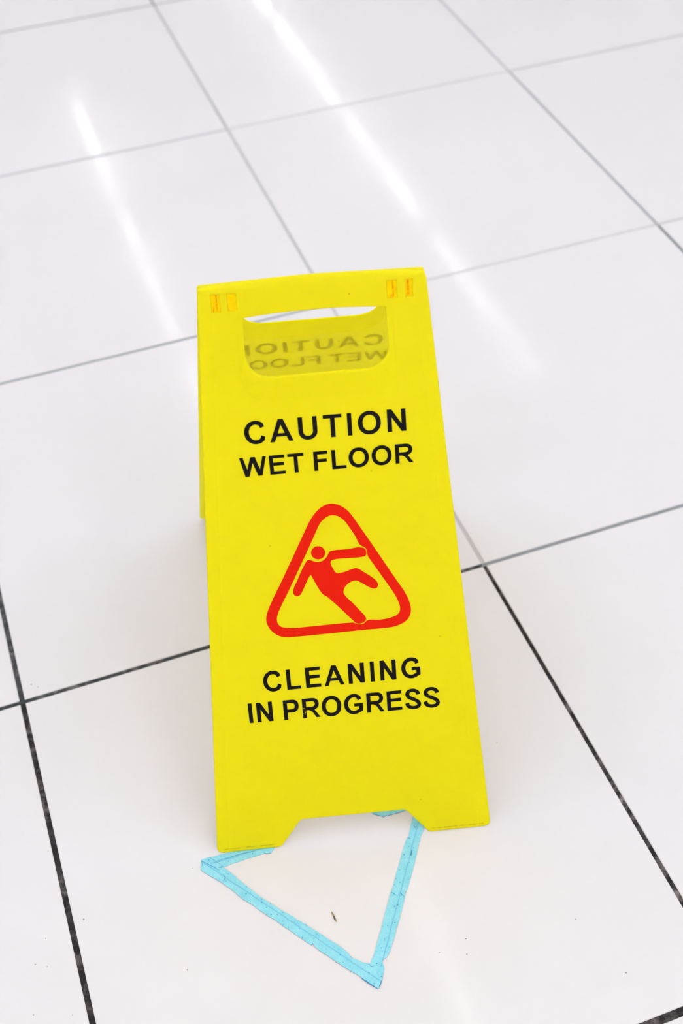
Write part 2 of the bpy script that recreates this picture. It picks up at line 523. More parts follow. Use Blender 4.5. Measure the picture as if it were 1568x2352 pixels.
    for e, kk in ((0, top_idx[0]), (na, top_idx[-1])):
        chain = [loops[m_][kk] for m_ in range(1, len(loops) - 1)]
        vs = [rows_f[0][e], rows_f[1][e], rows_b[1][e], rows_b[0][e]] + chain
        bm.faces.new(vs if e == 0 else vs[::-1])
        for k in range(1, 8):
            vs = (rows_f[k][e], rows_f[k + 1][e], rows_b[k + 1][e], rows_b[k][e])
            bm.faces.new(vs if e == 0 else vs[::-1])
    # flat faces with their holes
    def fill(loop_list, zsign):
        edges = []
        for lp in loop_list:
            for k in range(len(lp)):
                a, b = lp[k], lp[(k + 1) % len(lp)]
                e = bm.edges.get((a, b)) or bm.edges.new((a, b))
                edges.append(e)
        before = set(bm.faces)
        bmesh.ops.triangle_fill(bm, use_beauty=True, use_dissolve=False, edges=edges, normal=(0, 0, zsign))
        for f in bm.faces:
            if f not in before:
                f.smooth = False
                f.normal_update()
                if f.normal.z * zsign < 0: f.normal_flip()
    slot_loops = []
    if with_slots:
        for a0, a1 in SLOTS:
            sl = SLOT_LIFT[name]
            top_l = [V(a, b + sl, 0) for a, b in ((a0, SLOT_B[0]), (a1, SLOT_B[0]), (a1, SLOT_B[1]), (a0, SLOT_B[1]))]
            bot_l = [V(a, b + sl, -1.2) for a, b in ((a0 + .3, SLOT_B[0] + .3), (a1 - .3, SLOT_B[0] + .3), (a1 - .3, SLOT_B[1] - .3), (a0 + .3, SLOT_B[1] - .3))]
            for k in range(4):
                q = (k + 1) % 4
                bm.faces.new((top_l[k], bot_l[k], bot_l[q], top_l[q]))
            bm.faces.new(bot_l)
            slot_loops.append(top_l)
    fill([loops[-1], front_rings[0]] + slot_loops, 1)
    fill([loops[0], back_rings[0]], -1)
    me = bpy.data.meshes.new(name)
    bm.to_mesh(me); bm.free()
    me.materials.append(M_YEL_BACK if name == 'back_panel' else M_YEL)
    return me

front = link('front_panel', panel_mesh('front_panel', 0.0, 526.0, 3.0, True, B_TOP_FRONT), sign)
back = link('back_panel', panel_mesh('back_panel', 11.0, 519.5, 3.0, True, B_TOP_BACK), sign)
cs, sn = SIGN_S / SIGN_L, SIGN_H / SIGN_L
front.matrix_local = Matrix(((1, 0, 0, 0), (0, cs, -sn, 0), (0, sn, cs, 0), (0, 0, 0, 1)))
back.matrix_local = Matrix(((-1, 0, 0, 0), (0, -cs, sn, DEPTH), (0, sn, cs, 0), (0, 0, 0, 1)))

# grime, ribs inside the hinge slots
for pan in (front, back):
    for k, (a0, a1) in enumerate(SLOTS):
        bm = bmesh.new()
        box(bm, (a0 + .5) * MM, (a1 - .5) * MM, (SLOT_B[0] + .5) * MM, (SLOT_B[1] - .5) * MM, -1.19 * MM, -1.05 * MM)
        o = mesh_obj('hinge_slot', bm, M_SLOT, pan)
        tag(o, 'amber grimy hinge slot')
        o.location = (0, SLOT_LIFT[pan.name] * MM, 0)
        bm = bmesh.new()
        w = a1 - a0
        if k in (0, 2):
            cols = [(a0 + w * .22, 1.0, 0.0, .32), (a0 + w * .62, 1.3, 0.0, 1.0)] if k == 0 else [(a0 + w * .60, 1.2, 0.0, 1.0), (a0 + w * .42, 0.9, 0.0, .16)]
        else:
            cols = [(a0 + w * .16, 0.7, 0.0, .10)] if k == 1 else [(a0 + w * .22, 1.0, 0.0, .18), (a0 + w * .40, 2.2, .1, 1.0)]
        for x, ww, u0, u1 in cols:
            H = SLOT_B[1] - SLOT_B[0] - 1.4
            b0 = SLOT_B[0] + .7 + H * u0; b1 = SLOT_B[0] + .7 + H * u1
            box(bm, (x - ww / 2) * MM, (x + ww / 2) * MM, b0 * MM, b1 * MM, -1.07 * MM, -0.95 * MM)
        mesh_obj('hinge_slot_grime', bm, M_GRIME, pan).location = (0, SLOT_LIFT[pan.name] * MM, 0)

# ------------------------------------------------------------------ lettering
def ell(cx, cy, rx, ry, a0, a1, n, e=2.12):
    out = []
    for k in range(n + 1):
        t = math.radians(a0 + (a1 - a0) * k / n)
        c, s = math.cos(t), math.sin(t)
        out.append((cx + rx * math.copysign(abs(c) ** (2 / e), c), cy + ry * math.copysign(abs(s) ** (2 / e), s)))
    return out

def rect(x0, x1, y0, y1): return ('poly', [(x0, y0), (x1, y0), (x1, y1), (x0, y1)])
def strip(o, i): return ('strip', o, i)

S_SPINE = [(77.09, 174.17), (75.98, 177.32), (71.92, 179.6), (67.25, 178.85), (65.36, 175.48), (66.92, 171.71), (71.78, 168.77), (76.03, 165.73), (77.54, 162.11), (75.39, 159.14), (70.28, 158.67), (66.0, 160.84), (64.71, 164.68)]

def glyph(ch, w, H, sv, sh):
    ov = 0.02 * H
    if ch == 'I': return [rect(0, w, 0, H)]
    if ch == 'L': return [rect(0, sv, 0, H), rect(sv, w, 0, sh)]
    if ch == 'T':
        return [rect(0, w, H - sh, H), rect(w / 2 - sv / 2, w / 2 + sv / 2, 0, H - sh)]
    if ch == 'E':
        m = H * 0.535
        return [rect(0, sv, 0, H), rect(sv, w, 0, sh), rect(sv, w * .945, m - sh / 2, m + sh / 2), rect(sv, w * .985, H - sh, H)]
    if ch == 'F':
        m = H * 0.51
        return [rect(0, sv, 0, H), rect(sv, w * .93, m - sh / 2, m + sh / 2), rect(sv, w, H - sh, H)]
    if ch == 'N':
        return [('poly', [(0, 0), (0, H), (sv * 1.03, H), (w - sv, .345 * H), (w - sv, H), (w, H), (w, 0), (w - sv * 1.05, 0), (sv, .64 * H), (sv, 0)])]
    if ch == 'W':
        q = [(0, 1), (.137, 1), (.265, .36), (.415, 1), (.586, 1), (.739, .347), (.865, 1), (1, 1), (.81, 0), (.655, 0), (.484, .69), (.325, 0), (.174, 0)]
        return [('poly', [(x * w, y * H) for x, y in q])]
    if ch == 'A':
        P = lambda *q: ('poly', [(x * w, y * H) for x, y in q])
        return [P((0, 0), (.393, 1), (.503, 1), (.495, .75), (.35, .375), (.29, .232), (.19, 0)),
                P((.503, 1), (.612, 1), (1, 0), (.81, 0), (.714, .232), (.643, .375), (.495, .75)),
                P((.29, .232), (.35, .375), (.643, .375), (.714, .232))]
    if ch == 'U':
        ry = .40 * H
        o = [(0, H)] + ell(w / 2, ry - ov, w / 2, ry, 180, 360, 20) + [(w, H)]
        i = [(sv, H)] + ell(w / 2, ry - ov, w / 2 - sv, ry - sh * 1.08, 180, 360, 20) + [(w - sv, H)]
        return [strip(o, i)]
    if ch == 'O':
        o = ell(w / 2, H / 2, w / 2, H / 2 + ov, 0, 360, 44)
        i = ell(w / 2, H / 2, w / 2 - sv * 1.04, H / 2 + ov - sh * 1.08, 0, 360, 44)
        return [strip(o, i)]
    if ch in 'CG':
        rx = w * (.557 if ch == 'C' else .525); cx = rx; cy = H / 2; ry = H / 2 + ov
        ix, iy = rx - sv * 1.03, ry - sh * 1.10
        up_o = (cx + rx * .775, cy + ry * .47); up_i = (cx + ix * .73, cy + iy * .50)
        if ch == 'C':
            lo_o = (cx + rx * .795, cy - ry * .41); lo_i = (cx + ix * .76, cy - iy * .40)
            o = [up_o] + ell(cx, cy, rx, ry, 48, 317, 34, 2.05) + [lo_o]
            i = [up_i] + ell(cx, cy, ix, iy, 58, 309, 34, 2.05) + [lo_i]
            return [strip(o, i)]
        o = [up_o] + ell(cx, cy, rx, ry, 48, 298, 34, 2.05) + [(w, .145 * H)]
        i = [up_i] + ell(cx, cy, ix, iy, 58, 300, 34, 2.05) + [(w - sv, .225 * H)]
        return [strip(o, i), ('poly', [(w * .54, .375 * H), (w - sv, .375 * H), (w - sv, .225 * H), (w, .145 * H), (w, .525 * H), (w * .54, .525 * H)])]
    if ch in 'PR':
        xr = (1.0 if ch == 'P' else .955) * w
        yb = (.36 if ch == 'P' else .40) * H
        x0 = xr - .40 * w
        yc, ry = (H + yb) / 2, (H - yb) / 2
        o = [(sv, H)] + ell(x0, yc, xr - x0, ry, 90, -90, 18, 2.25) + [(sv, yb)]
        i = [(sv, H - sh)] + ell(x0 - sv * .12, yc, xr - x0 + sv * .12 - sv, ry - sh, 90, -90, 18, 2.25) + [(sv, yb + sh)]
        ps = [rect(0, sv, 0, H), strip(o, i)]
        if ch == 'R':
            ps.append(('poly', [(sv, yb + .001), (.50 * w, yb + .001), (.66 * w, yb + .045 * H), (w, 0), (.765 * w, 0), (.56 * w, .29 * H), (.46 * w, .365 * H), (.36 * w, yb)]))
        return ps
    if ch == 'S':
        ax = [p[0] for p in S_SPINE]; ay = [p[1] for p in S_SPINE]
        x0, x1, y0, y1 = min(ax), max(ax), min(ay), max(ay)
        P = [Vector((sv / 2 * .98 + (x - x0) / (x1 - x0) * (w - sv * .98), sh / 2 - ov + (y - y0) / (y1 - y0) * (H + 2 * ov - sh))) for x, y in S_SPINE]
        fine = []
        for k in range(len(P) - 1):
            p0 = P[max(k - 1, 0)]; p1 = P[k]; p2 = P[k + 1]; p3 = P[min(k + 2, len(P) - 1)]
            for q in range(6):
                t = q / 6
                fine.append(.5 * ((2 * p1) + (p2 - p0) * t + (2 * p0 - 5 * p1 + 4 * p2 - p3) * t * t + (3 * p1 - p0 - 3 * p2 + p3) * t ** 3))
        fine.append(P[-1])
        o, i = [], []
        for k, p in enumerate(fine):
            d = (fine[min(k + 1, len(fine) - 1)] - fine[max(k - 1, 0)]).normalized()
            n = Vector((-d.y, d.x))
            wd = math.hypot(sv * n.x, sh * 1.06 * n.y) / 2
            o.append(tuple(p + n * wd)); i.append(tuple(p - n * wd))
        return [strip(o, i)]
    return []

_glyphs = {}
def glyph_mesh(ch, w, H, sv, sh):
    key = (ch, round(w, 2), round(H, 2), sv, sh)
    if key in _glyphs: return _glyphs[key]
    bm = bmesh.new()
    def face(vs):
        f = bm.faces.new(vs); f.normal_update()
        if f.normal.z < 0: f.normal_flip()
    for pc in glyph(ch, w, H, sv, sh):
        if pc[0] == 'poly':
            face([bm.verts.new((x * MM, y * MM, 0)) for x, y in pc[1]])
        else:
            a = [bm.verts.new((x * MM, y * MM, 0)) for x, y in pc[1]]
            b = [bm.verts.new((x * MM, y * MM, 0)) for x, y in pc[2]]
            for k in range(len(a) - 1): face((a[k], a[k + 1], b[k + 1], b[k]))
    me = bpy.data.meshes.new('letter')
    bmesh.ops.triangulate(bm, faces=bm.faces)
    bm.to_mesh(me); bm.free()
    _glyphs[key] = me
    return me

LINES = [
    (lambda a: 461.75, 22.25, 4.3, 3.55, [('C', -73.9, -54.6), ('A', -50.3, -28.4), ('U', -23.2, -5.3), ('T', .4, 18.0), ('I', 22.95, 27.15), ('O', 32.9, 54.6), ('N', 60.6, 78.3)]),
    (lambda a: 429.45, 19.4, 3.75, 3.2, [('W', -81.2, -55.8), ('E', -53.2, -38.5), ('T', -35.8, -20.4), ('F', -11.2, 2.2), ('L', 5.9, 19.6), ('O', 22.0, 41.3), ('O', 43.9, 63.1), ('R', 66.5, 83.7)]),
    (lambda a: 194.1, 23.45, 4.15, 3.75, [('C', -80.5, -62.3), ('L', -56.7, -42.4), ('E', -37.3, -21.9), ('A', -18.3, 1.9), ('N', 6.4, 22.9), ('I', 29.0, 33.1), ('N', 39.0, 55.4), ('G', 60.9, 80.4)]),
    (lambda a: 158.05 - .0105 * a, 23.35, 4.1, 3.75, [('I', -98.7, -94.7), ('N', -90.3, -74.0), ('P', -62.8, -46.9), ('R', -43.3, -25.3), ('O', -23.3, -3.1), ('G', -.2, 19.1), ('R', 23.2, 41.3), ('E', 44.2, 59.8), ('S', 63.0, 79.5), ('S', 82.0, 99.0)]),
]

def worn_print():
    m, nt, b = new_mat('black_print_worn')
    tc = N(nt, 'ShaderNodeTexCoord')
    sep = N(nt, 'ShaderNodeSeparateXYZ')
    nt.links.new(tc.outputs['Object'], sep.inputs[0])
    n = N(nt, 'ShaderNodeTexNoise', **{'Scale': 480.0, 'Detail': 4.0})
    nt.links.new(tc.outputs['Object'], n.inputs['Vector'])
    f = ramp(nt, n.outputs['Fac'], [(0.53, (0, 0, 0)), (0.62, (1, 1, 1))])
    zone = mth(nt, 'MULTIPLY', mth(nt, 'LESS_THAN', sep.outputs['X'], 0.0036), mth(nt, 'LESS_THAN', sep.outputs['Y'], 0.0135))
    zone = mth(nt, 'MULTIPLY', zone, mth(nt, 'GREATER_THAN', sep.outputs['Y'], 0.0030))
    col = mixc(nt, mth(nt, 'MULTIPLY', mth(nt, 'MULTIPLY', f.outputs['Color'], zone), 0.7), (0.0095, 0.007, 0.0095), (0.62, 0.50, 0.03))
    nt.links.new(col, b.inputs['Base Color'])
    b.inputs['Roughness'].default_value = 0.55
    b.inputs['Specular IOR Level'].default_value = 0.08
    return m
M_WORN = worn_print()

def put_text(panel, lines, mat, z, skew=0.0):
    for li in lines:
        base, H, sv, sh, chars = LINES[li]
        for k, (ch, a0, a1) in enumerate(chars):
            me = glyph_mesh(ch, a1 - a0, H, sv, sh)
            o = link('letter', me, panel)
            if not me.materials: me.materials.append(mat)
            o.material_slots[0].link = 'OBJECT'
            o.material_slots[0].material = M_WORN if (li == 3 and k == 3 and mat is M_BLACK) else mat
            b = base((a0 + a1) / 2)
            o.location = ((a0 + skew * (1 - b / 612)) * MM, b * MM, z * MM)

put_text(front, (0, 1, 2, 3), M_BLACK, 0.12)
put_text(back, (0, 1, 2, 3), M_BLACK, 0.12, 11.0)

# ------------------------------------------------------------------ pictogram
TRI_OUT = [(2.74, 394.37), (7.81, 393.18), (12.98, 390.12), (18.04, 385.21), (21.98, 379.21), (25.86, 372.15), (31.72, 361.54), (41.56, 343.3), (51.51, 324.59), (61.59, 305.76), (68.73, 292.47), (71.72, 284.97), (73.59, 277.06), (73.92, 272.02), (72.91, 267.12), (70.7, 262.95), (67.16, 259.54), (62.54, 257.13), (56.82, 255.34), (50.59, 254.61), (42.14, 254.5), (25.28, 254.77), (2.79, 254.39), (-19.66, 254.26), (-42.07, 254.13), (-52.11, 254.45), (-57.59, 255.8), (-62.37, 258.58), (-66.46, 262.8), (-69.36, 267.76), (-70.9, 272.93), (-70.89, 277.93), (-69.67, 282.78), (-67.53, 288.14), (-64.14, 295.21), (-53.67, 314.35), (-40.65, 339.02), (-27.82, 363.34), (-20.23, 377.52), (-15.98, 383.88), (-10.72, 389.42), (-5.08, 393.05), (-0.7, 394.36)]
TRI_IN = [(2.23, 382.44), (6.99, 381.16), (11.11, 378.29), (14.62, 374.08), (17.54, 369.09), (22.87, 359.11), (29.18, 346.7), (31.31, 345.77), (32.84, 343.82), (33.7, 339.9), (34.13, 336.01), (36.49, 331.43), (45.48, 315.12), (53.55, 300.46), (59.62, 288.71), (62.35, 280.73), (63.11, 275.66), (62.34, 271.36), (59.71, 268.13), (55.13, 266.23), (49.45, 264.95), (41.56, 264.4), (28.33, 264.42), (26.29, 262.24), (22.87, 261.34), (18.98, 261.88), (15.19, 264.05), (12.4, 264.22), (-7.73, 264.34), (-30.09, 264.21), (-44.6, 264.24), (-51.21, 265.2), (-56.1, 266.6), (-59.2, 269.44), (-60.39, 273.7), (-60.01, 278.03), (-58.37, 282.83), (-55.27, 289.33), (-46.79, 304.71), (-33.8, 329.3), (-20.98, 353.76), (-13.32, 368.97), (-10.8, 373.78), (-7.83, 377.47), (-3.83, 380.58), (-0.49, 382.12)]
FIGURE = [(29.11, 345.39), (31.24, 344.46), (32.53, 342.41), (32.9, 339.38), (32.43, 337.02), (31.26, 335.82), (29.05, 335.44), (13.72, 335.55), (0.56, 335.2), (-1.68, 334.59), (-2.68, 332.76), (-2.52, 330.33), (-1.14, 326.57), (1.56, 321.2), (2.81, 320.22), (6.1, 320.13), (10.56, 321.01), (18.41, 323.36), (22.29, 323.81), (24.43, 322.75), (29.14, 318.86), (35.47, 313.83), (39.64, 309.62), (41.89, 306.32), (42.49, 303.2), (41.12, 300.51), (38.52, 299.67), (35.27, 300.87), (28.35, 305.64), (22.52, 309.79), (20.68, 310.47), (17.0, 309.87), (13.01, 307.83), (9.69, 304.5), (8.15, 301.22), (7.83, 298.06), (8.39, 296.52), (16.05, 286.2), (24.25, 274.75), (27.54, 270.02), (28.36, 266.8), (26.97, 264.18), (24.07, 262.6), (20.68, 262.21), (17.94, 263.25), (15.34, 266.3), (4.5, 279.95), (-5.76, 292.19), (-8.85, 295.6), (-12.51, 298.45), (-14.99, 302.39), (-18.78, 310.75), (-21.55, 317.74), (-23.24, 321.44), (-25.36, 318.13), (-29.89, 309.45), (-33.13, 303.29), (-35.6, 299.99), (-38.2, 299.15), (-40.54, 300.26), (-41.77, 302.72), (-41.63, 305.77), (-37.09, 315.69), (-30.54, 328.96), (-26.77, 335.21), (-25.32, 336.99), (-23.34, 337.27), (-21.22, 336.45), (-18.05, 334.93), (-14.83, 334.24), (-10.96, 334.81), (-7.85, 336.9), (-5.45, 339.89), (-3.46, 343.41), (-2.4, 344.5), (0.14, 344.96), (14.34, 345.08)]
HEAD = [(-7.16, 343.42), (-7.45, 341.88), (-8.07, 340.45), (-8.99, 339.2), (-10.17, 338.2), (-11.55, 337.49), (-13.06, 337.12), (-14.61, 337.1), (-16.14, 337.43), (-17.57, 338.1), (-18.82, 339.07), (-19.84, 340.3), (-20.56, 341.71), (-20.96, 343.24), (-21.01, 344.82), (-20.72, 346.36), (-20.1, 347.79), (-19.17, 349.03), (-17.99, 350.02), (-16.62, 350.72), (-15.12, 351.09), (-13.57, 351.11), (-12.05, 350.78), (-10.62, 350.12), (-9.37, 349.16), (-8.36, 347.94), (-7.63, 346.53), (-7.23, 345.0)]

def smooth_closed(pts, n=4, sharp=55):
    P = [Vector(p) for p in pts]
    k = len(P); out = []
    def tangent(i):
        a, p, b = P[i - 1], P[i], P[(i + 1) % k]
        d1, d2 = p - a, b - p
        if d1.angle(d2) > math.radians(sharp): return None
        l1, l2 = d1.length, d2.length
        return (d1 / l1 * l2 + d2 / l2 * l1) / (l1 + l2)
    T_ = [tangent(i) for i in range(k)]
    for i in range(k):
        a, b = P[i], P[(i + 1) % k]
        L = (b - a).length
        ta = T_[i] if T_[i] is not None else (b - a) / L
        tb = T_[(i + 1) % k] if T_[(i + 1) % k] is not None else (b - a) / L
        ta, tb = ta * L, tb * L
        for q in range(n):
            t = q / n
            h00, h10 = 2 * t ** 3 - 3 * t ** 2 + 1, t ** 3 - 2 * t ** 2 + t
            h01, h11 = -2 * t ** 3 + 3 * t ** 2, t ** 3 - t ** 2
            v = a * h00 + ta * h10 + b * h01 + tb * h11
            out.append((v.x, v.y))
    return out

def flat_shape(name, loops, mat, parent, z):
    bm = bmesh.new()
    edges = []
    for lp in loops:
        vs = [bm.verts.new((x * MM, y * MM, 0)) for x, y in lp]
        for k in range(len(vs)): edges.append(bm.edges.new((vs[k], vs[(k + 1) % len(vs)])))
    bmesh.ops.triangle_fill(bm, use_beauty=True, use_dissolve=False, edges=edges, normal=(0, 0, 1))
    for f in bm.faces:
        f.normal_update()
        if f.normal.z < 0: f.normal_flip()
    o = mesh_obj(name, bm, mat, parent)
    o.location = (0, 0, z * MM)
    return o

for pan, dx in ((front, 0), (back, 6.0)):
    o1 = flat_shape('warning_triangle', [smooth_closed(TRI_OUT), smooth_closed(TRI_IN)], M_RED, pan, 0.12)
    o2 = flat_shape('slipping_figure', [smooth_closed(FIGURE)], M_RED, pan, 0.12)
    o3 = flat_shape('figure_head', [HEAD], M_RED, pan, 0.12)
    for o, l in ((o1, 'red rounded warning triangle outline'), (o2, 'red slipping human figure'), (o3, 'round red head of the slipping figure')):
        o.location.x = dx * MM
        o['label'] = l

# fine pale scratch across the last S
bm = bmesh.new()
f = bm.faces.new([bm.verts.new((x * MM, y * MM, 0.2 * MM)) for x, y in ((83.2, 170.6), (88.0, 171.05), (94.5, 172.0), (94.6, 172.3), (88.0, 171.45), (83.2, 170.8))])
mesh_obj('scratch', bm, simple_mat('scratched_print', (0.30, 0.24, 0.10), 0.6), front)

# ------------------------------------------------------------------ tape on the floor
TAPE_A = [(0.1455, 0.3233), (0.1553, 0.3229), (0.1607, 0.3218), (0.1677, 0.3218), (0.1719, 0.3209), (0.1926, 0.3195), (0.212, 0.3183), (0.2246, 0.3175), (0.2249, 0.3106), (0.2216, 0.3064), (0.219, 0.3044), (0.2155, 0.3043), (0.212, 0.3056), (0.2033, 0.3061), (0.1887, 0.3065), (0.1828, 0.3062), (0.1765, 0.3067), (0.1675, 0.3058), (0.1569, 0.3057), (0.1489, 0.3066), (0.1446, 0.312), (0.1448, 0.3173)]
TAPE_B = [(0.1451, 0.3207), (0.146, 0.3224), (0.1544, 0.3142), (0.1613, 0.3071), (0.1655, 0.306), (0.1694, 0.3003), (0.1788, 0.2833), (0.1904, 0.2632), (0.2011, 0.2479), (0.2135, 0.2319), (0.2273, 0.2144), (0.2288, 0.2122), (0.2348, 0.2042), (0.2435, 0.1918), (0.2524, 0.1801), (0.2565, 0.1734), (0.259, 0.1673), (0.2595, 0.164), (0.2646, 0.1603), (0.2672, 0.1567), (0.2736, 0.1525), (0.2794, 0.1481), (0.2872, 0.143), (0.2839, 0.1372), (0.2789, 0.1298), (0.2756, 0.1256), (0.2732, 0.125), (0.2707, 0.1279), (0.2657, 0.1345), (0.2626, 0.1398), (0.2621, 0.1419), (0.2562, 0.1491), (0.2446, 0.1644), (0.2376, 0.1749), (0.2317, 0.1827), (0.2291, 0.1875), (0.2279, 0.1915), (0.2262, 0.1906), (0.22, 0.199), (0.2128, 0.2097), (0.2114, 0.2123), (0.2068, 0.2181), (0.1982, 0.2318), (0.1964, 0.233), (0.1859, 0.2482), (0.1815, 0.2553), (0.175, 0.263), (0.1678, 0.2758), (0.1603, 0.2878), (0.1522, 0.2982), (0.1439, 0.3082), (0.1422, 0.3116)]
TAPE_C = [(0.3971, 0.3164), (0.3758, 0.2877), (0.3685, 0.2769), (0.3636, 0.269), (0.3613, 0.2683), (0.3585, 0.2648), (0.3498, 0.2534), (0.3431, 0.2434), (0.3358, 0.2338), (0.3279, 0.2222), (0.3226, 0.2158), (0.319, 0.2111), (0.307, 0.1944), (0.2944, 0.1761), (0.2829, 0.1601), (0.2754, 0.1518), (0.2707, 0.1448), (0.2747, 0.1357), (0.2794, 0.1324), (0.2861, 0.1408), (0.2876, 0.1446), (0.2871, 0.1479), (0.2887, 0.1508), (0.2935, 0.1521), (0.2952, 0.1537), (0.3013, 0.1599), (0.308, 0.1687), (0.3154, 0.1792), (0.3179, 0.1822), (0.3225, 0.1886), (0.3329, 0.2035), (0.3363, 0.2094), (0.3408, 0.2137), (0.3498, 0.2261), (0.3553, 0.2339), (0.3635, 0.2457), (0.3723, 0.2588), (0.3767, 0.2656), (0.3818, 0.2706), (0.3938, 0.2882), (0.4106, 0.3113)]
TAPE_D = [(0.3356, 0.3177), (0.3373, 0.3097), (0.3411, 0.3072), (0.348, 0.3009), (0.351, 0.3024), (0.352, 0.3007), (0.3547, 0.3017), (0.3587, 0.301), (0.3704, 0.3006), (0.3845, 0.3003), (0.4049, 0.3005), (0.4099, 0.3184), (0.3821, 0.3181), (0.3581, 0.3178)]

def tape_strip(pts, axis_a, axis_b, z0, label, thick=0.0003):
    """one torn strip: world outline -> local frame with x along the strip and y across it"""
    A, B = Vector(axis_a), Vector(axis_b)
    ux = (B - A).normalized(); uy = Vector((-ux.y, ux.x))
    loc = []
    for k, p in enumerate(pts):
        p = Vector(p); q = Vector(pts[(k + 1) % len(pts)])
        L = (q - p).length
        n = max(1, int(L / 0.0022))
        nrm = Vector((-(q - p).y, (q - p).x)).normalized()
        for t in range(n):
            w = p.lerp(q, t / n)
            if 0 < t: w = w + nrm * random.uniform(-0.00022, 0.00022)
            loc.append(((w - A).dot(ux), (w - A).dot(uy)))
    bm = bmesh.new()
    top = [bm.verts.new((x, y, thick + random.uniform(0, 0.00012))) for x, y in loc]
    bot = [bm.verts.new((x, y, 0)) for x, y in loc]
    edges = []
    for k in range(len(top)):
        q = (k + 1) % len(top)
        f = bm.faces.new((bot[k], bot[q], top[q], top[k])); f.material_index = 1
        edges.append(bm.edges.get((top[k], top[q])))
    bmesh.ops.triangle_fill(bm, use_beauty=True, use_dissolve=False, edges=edges, normal=(0, 0, 1))
    bmesh.ops.recalc_face_normals(bm, faces=bm.faces)
    o = mesh_obj('floor_tape', bm, M_TAPE)
    o.data.materials.append(M_TAPE_EDGE)
    o.location = (A.x, A.y, z0)
    o.rotation_euler = (0, 0, math.atan2(ux.y, ux.x))
    tag(o, label, 'tape', 'blue tape marking on the floor')
    return o, ux, uy, A

def crack(owner, pts, width):
    """thin dark tear or wrinkle in a tape strip, given as a world polyline"""
    o, ux, uy, A = owner
    P = [Vector(((Vector(p) - A).dot(ux), (Vector(p) - A).dot(uy))) for p in pts]
    bm = bmesh.new()
    L, Rr = [], []
    for k, p in enumerate(P):
        d = (P[min(k + 1, len(P) - 1)] - P[max(k - 1, 0)]).normalized()
        n = Vector((-d.y, d.x)) * width / 2 * (0.35 if k in (0, len(P) - 1) else 1.0)
        L.append(bm.verts.new((p.x + n.x, p.y + n.y, 0.00050))); Rr.append(bm.verts.new((p.x - n.x, p.y - n.y, 0.00050)))
    for k in range(len(P) - 1): bm.faces.new((Rr[k], Rr[k + 1], L[k + 1], L[k]))
    mesh_obj('tear', bm, M_TAPE_EDGE, o)

tA = tape_strip(TAPE_A, (0.1448, 0.3150), (0.2240, 0.3118), 0.0, 'short torn piece of blue tape under the left foot of the sign')
tD = tape_strip(TAPE_D, (0.3356, 0.3095), (0.4080, 0.3100), 0.0, 'small torn blue tape remnant seen through the notch in the sign')
tC = tape_strip(TAPE_C, (0.2810, 0.1400), (0.4035, 0.3140), 0.0003, 'blue tape strip running up under the right foot of the sign')
tB = tape_strip(TAPE_B, (0.1500, 0.3140), (0.2775, 0.1330), 0.0006, 'longest blue tape strip, running diagonally from the left corner to the front tip')
for own, pts, wd in (
    (tC, [(0.3623, 0.2692), (0.3642, 0.2675), (0.3657, 0.2661)], 0.0007),
    (tC, [(0.3228, 0.2162), (0.325, 0.2137), (0.3268, 0.2104)], 0.0008),
    (tC, [(0.3313, 0.2125), (0.3325, 0.2099), (0.3337, 0.2061)], 0.0008),
    (tC, [(0.3724, 0.26), (0.3743, 0.2603)], 0.0006),
    (tC, [(0.3617, 0.2527), (0.3581, 0.2477), (0.3615, 0.254)], 0.001),
    (tC, [(0.3745, 0.2803), (0.3751, 0.277), (0.377, 0.2784)], 0.001),
    (tC, [(0.2982, 0.1715), (0.2977, 0.1685)], 0.0009),
    (tB, [(0.1457, 0.3212), (0.1504, 0.3157), (0.1563, 0.309), (0.1612, 0.3027)], 0.0006),
    (tB, [(0.1546, 0.3227), (0.1593, 0.3158), (0.1654, 0.3073)], 0.0005),
    (tB, [(0.1609, 0.3072), (0.1634, 0.3066), (0.166, 0.3063)], 0.0011),
    (tB, [(0.163, 0.299), (0.1642, 0.2937), (0.1613, 0.2899)], 0.0006),
    (tB, [(0.1512, 0.2986), (0.1546, 0.2988)], 0.0006),
    (tB, [(0.2258, 0.1907), (0.2277, 0.1918), (0.2286, 0.1899)], 0.0008),
    (tB, [(0.2616, 0.1417), (0.2631, 0.1389), (0.2659, 0.1349), (0.2694, 0.1301), (0.2733, 0.1252)], 0.001),
    (tB, [(0.2744, 0.126), (0.2776, 0.1287), (0.2807, 0.1323)], 0.0008),
    (tB, [(0.2273, 0.2144), (0.2288, 0.2122)], 0.001),
    (tB, [(0.2593, 0.1658), (0.2601, 0.1633)], 0.001),
    (tB, [(0.2734, 0.1521), (0.2753, 0.1485), (0.2785, 0.148)], 0.0005),
    (tB, [(0.2007, 0.2495), (0.2007, 0.2481)], 0.0012),
    (tB, [(0.2027, 0.2351), (0.2041, 0.2331)], 0.0012),
    (tB, [(0.1457, 0.3212), (0.1455, 0.3156), (0.144, 0.3149)], 0.0006),
    (tA, [(0.2105, 0.3081), (0.2134, 0.3049), (0.2186, 0.3035)], 0.0007),
    (tA, [(0.1572, 0.3161), (0.1725, 0.3149), (0.1903, 0.3142), (0.2033, 0.3123)], 0.0006),
    (tD, [(0.3373, 0.3091), (0.3409, 0.3067), (0.348, 0.3009)], 0.0008),
    (tD, [(0.348, 0.3009), (0.3496, 0.3018), (0.3512, 0.3023)], 0.0008),
    (tD, [(0.3524, 0.3005), (0.3551, 0.3014), (0.3586, 0.3008)], 0.0008),
    (tD, [(0.3586, 0.3008), (0.3656, 0.3005), (0.3703, 0.3003)], 0.0006),
):
    crack(own, pts, wd)


